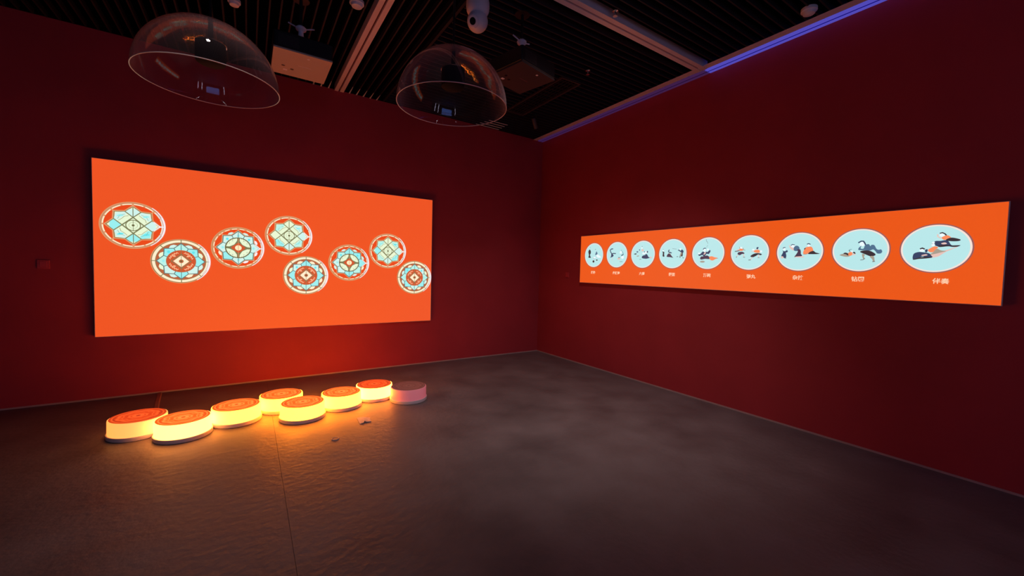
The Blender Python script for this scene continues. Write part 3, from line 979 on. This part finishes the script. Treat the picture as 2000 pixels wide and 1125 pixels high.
# folded scrap of paper: a thin sheet with a notch and a raised crease
pc = MB()
quad = [(-3.647, -1.893), (-3.590, -1.912), (-3.536, -1.940), (-3.548, -2.049), (-3.592, -2.046), (-3.604, -2.026), (-3.618, -2.052), (-3.655, -2.062)]
zt = [0.004, 0.008, 0.003, 0.003, 0.006, 0.009, 0.006, 0.003]
n = len(quad)
pc.add([(x, y, z + 0.0012) for (x, y), z in zip(quad, zt)] + [(x, y, z - 0.003) for (x, y), z in zip(quad, zt)],
       [[0, 1, 5], [0, 5, 6, 7], [1, 2, 3, 4, 5]] + [[n, n + 5, n + 1], [n, n + 7, n + 6, n + 5], [n + 1, n + 5, n + 4, n + 3, n + 2]] + [[(i + 1) % n, i, n + i, n + (i + 1) % n] for i in range(n)])
tag(pc.build('paper_scrap', M['paper']), 'small folded scrap of paper lying on the floor near the discs', 'paper')
cap = empty('metal_token', (-3.913, -2.300, 0), 0, 'small round metal token lying on the floor in front of the discs', 'token')
MB().lathe([(0.031, 0.0), (0.031, 0.004), (0.027, 0.005), (0.026, 0.0025)], 32).build('ring', M['base_ring'], cap, True)
MB().lathe([(0.0258, 0.0), (0.0258, 0.003), (0.0, 0.0035)], 32).build('lid', M['floor'], cap, True)

# ================================================================== THE REST OF THE HALL, BEHIND THE VISITOR
E_STRIP = mat('cool_white_lamp', (0.8, 0.8, 0.8), 0.4, emit=(0.86, 0.80, 0.95), estr=8.0)
def strip_lamp(x, y, ln, label):
    e = empty('ceiling_lamp', (x, y, H - 0.02), 0, label, 'lamp')
    MB().box((-0.035, -ln / 2, -0.02), (0.035, ln / 2, 0.02)).build('housing', M['profile'], e)
    nseg = int(ln / 0.16)
    for i in range(nseg):
        y0 = -ln / 2 + 0.02 + i * (ln - 0.04) / nseg
        MB().box((-0.028, y0, -0.026), (0.028, y0 + (ln - 0.04) / nseg - 0.03, -0.020)).build('diffuser', E_STRIP, e)
strip_lamp(-6.6, -8.2, 2.6, 'segmented ceiling lamp over the far side of the hall')
strip_lamp(-2.4, -8.2, 2.6, 'segmented ceiling lamp near the red wall behind the visitor')
bs = empty('exhibit_display', (-4.7, YB + 0.005, 1.6), 0, 'blue lit exhibit display on the wall behind the visitor', 'screen')
MB().box((-1.52, 0.0, -0.87), (1.52, 0.05, 0.87), None, 0.006).build('case', M['black'], bs)
MB().box((-1.48, 0.05, -0.83), (1.48, 0.054, 0.83)).build('display', mat('blue_display', (0.05, 0.05, 0.05), 0.3, emit=(0.16, 0.30, 0.95), estr=1.5), bs)

def light_column(x, label):
    e = empty('light_column', (x, YB + 0.14, 0), 0, label, 'lamp')
    MB().box((-0.07, -0.07, 0), (0.07, 0.07, 0.06), None, 0.006).build('foot', M['black'], e)
    MB().box((-0.05, -0.05, 0.06), (0.05, 0.05, 2.1), None, 0.006).build('diffuser', mat('violet_white_column', (0.7, 0.7, 0.8), 0.4, emit=(0.80, 0.75, 1.0), estr=4.0), e)
    MB().box((-0.06, -0.06, 2.1), (0.06, 0.06, 2.14), None, 0.006).build('cap', M['black'], e)
light_column(-2.2, 'violet white light column right of the blue display')
light_column(-1.2, 'violet white light column beside the red wall behind the visitor')
light_column(-7.4, 'violet white light column left of the blue display')

def fill_downlight(x, y, target, watt, col, cone, label):  # unseen spots added to brighten the floor and the right wall
    e = empty('fill_downlight', (x, y, H), 0, label, 'lamp')
    MB().lathe([(0.045, 0.0), (0.058, -0.004), (0.060, 0.004), (0.048, 0.05), (0.045, 0.0)], 32, cap=False).build('bezel', M['profile'], e, True)
    ld = bpy.data.lights.new('fill_downlight', 'SPOT')
    ld.energy = watt; ld.color = col; ld.spot_size = math.radians(cone); ld.spot_blend = 1.0; ld.shadow_soft_size = 0.05
    lo = bpy.data.objects.new('fill_bulb', ld); COL.objects.link(lo)
    lo.parent = e
    lo.location = (0, 0, -0.012)
    lo.rotation_euler = (Vector(target) - Vector((x, y, H))).to_track_quat('-Z', 'Y').to_euler()
fill_downlight(-2.55, -4.15, (-1.30, -2.3, 0.2), 150, (1.0, 0.84, 0.84), 84, 'unseen spot lamp added over the middle of the floor')
fill_downlight(-4.75, -3.55, (-4.1, -2.7, 0), 40, (1.0, 0.84, 0.80), 70, 'unseen spot lamp added in front of the medallion screen')
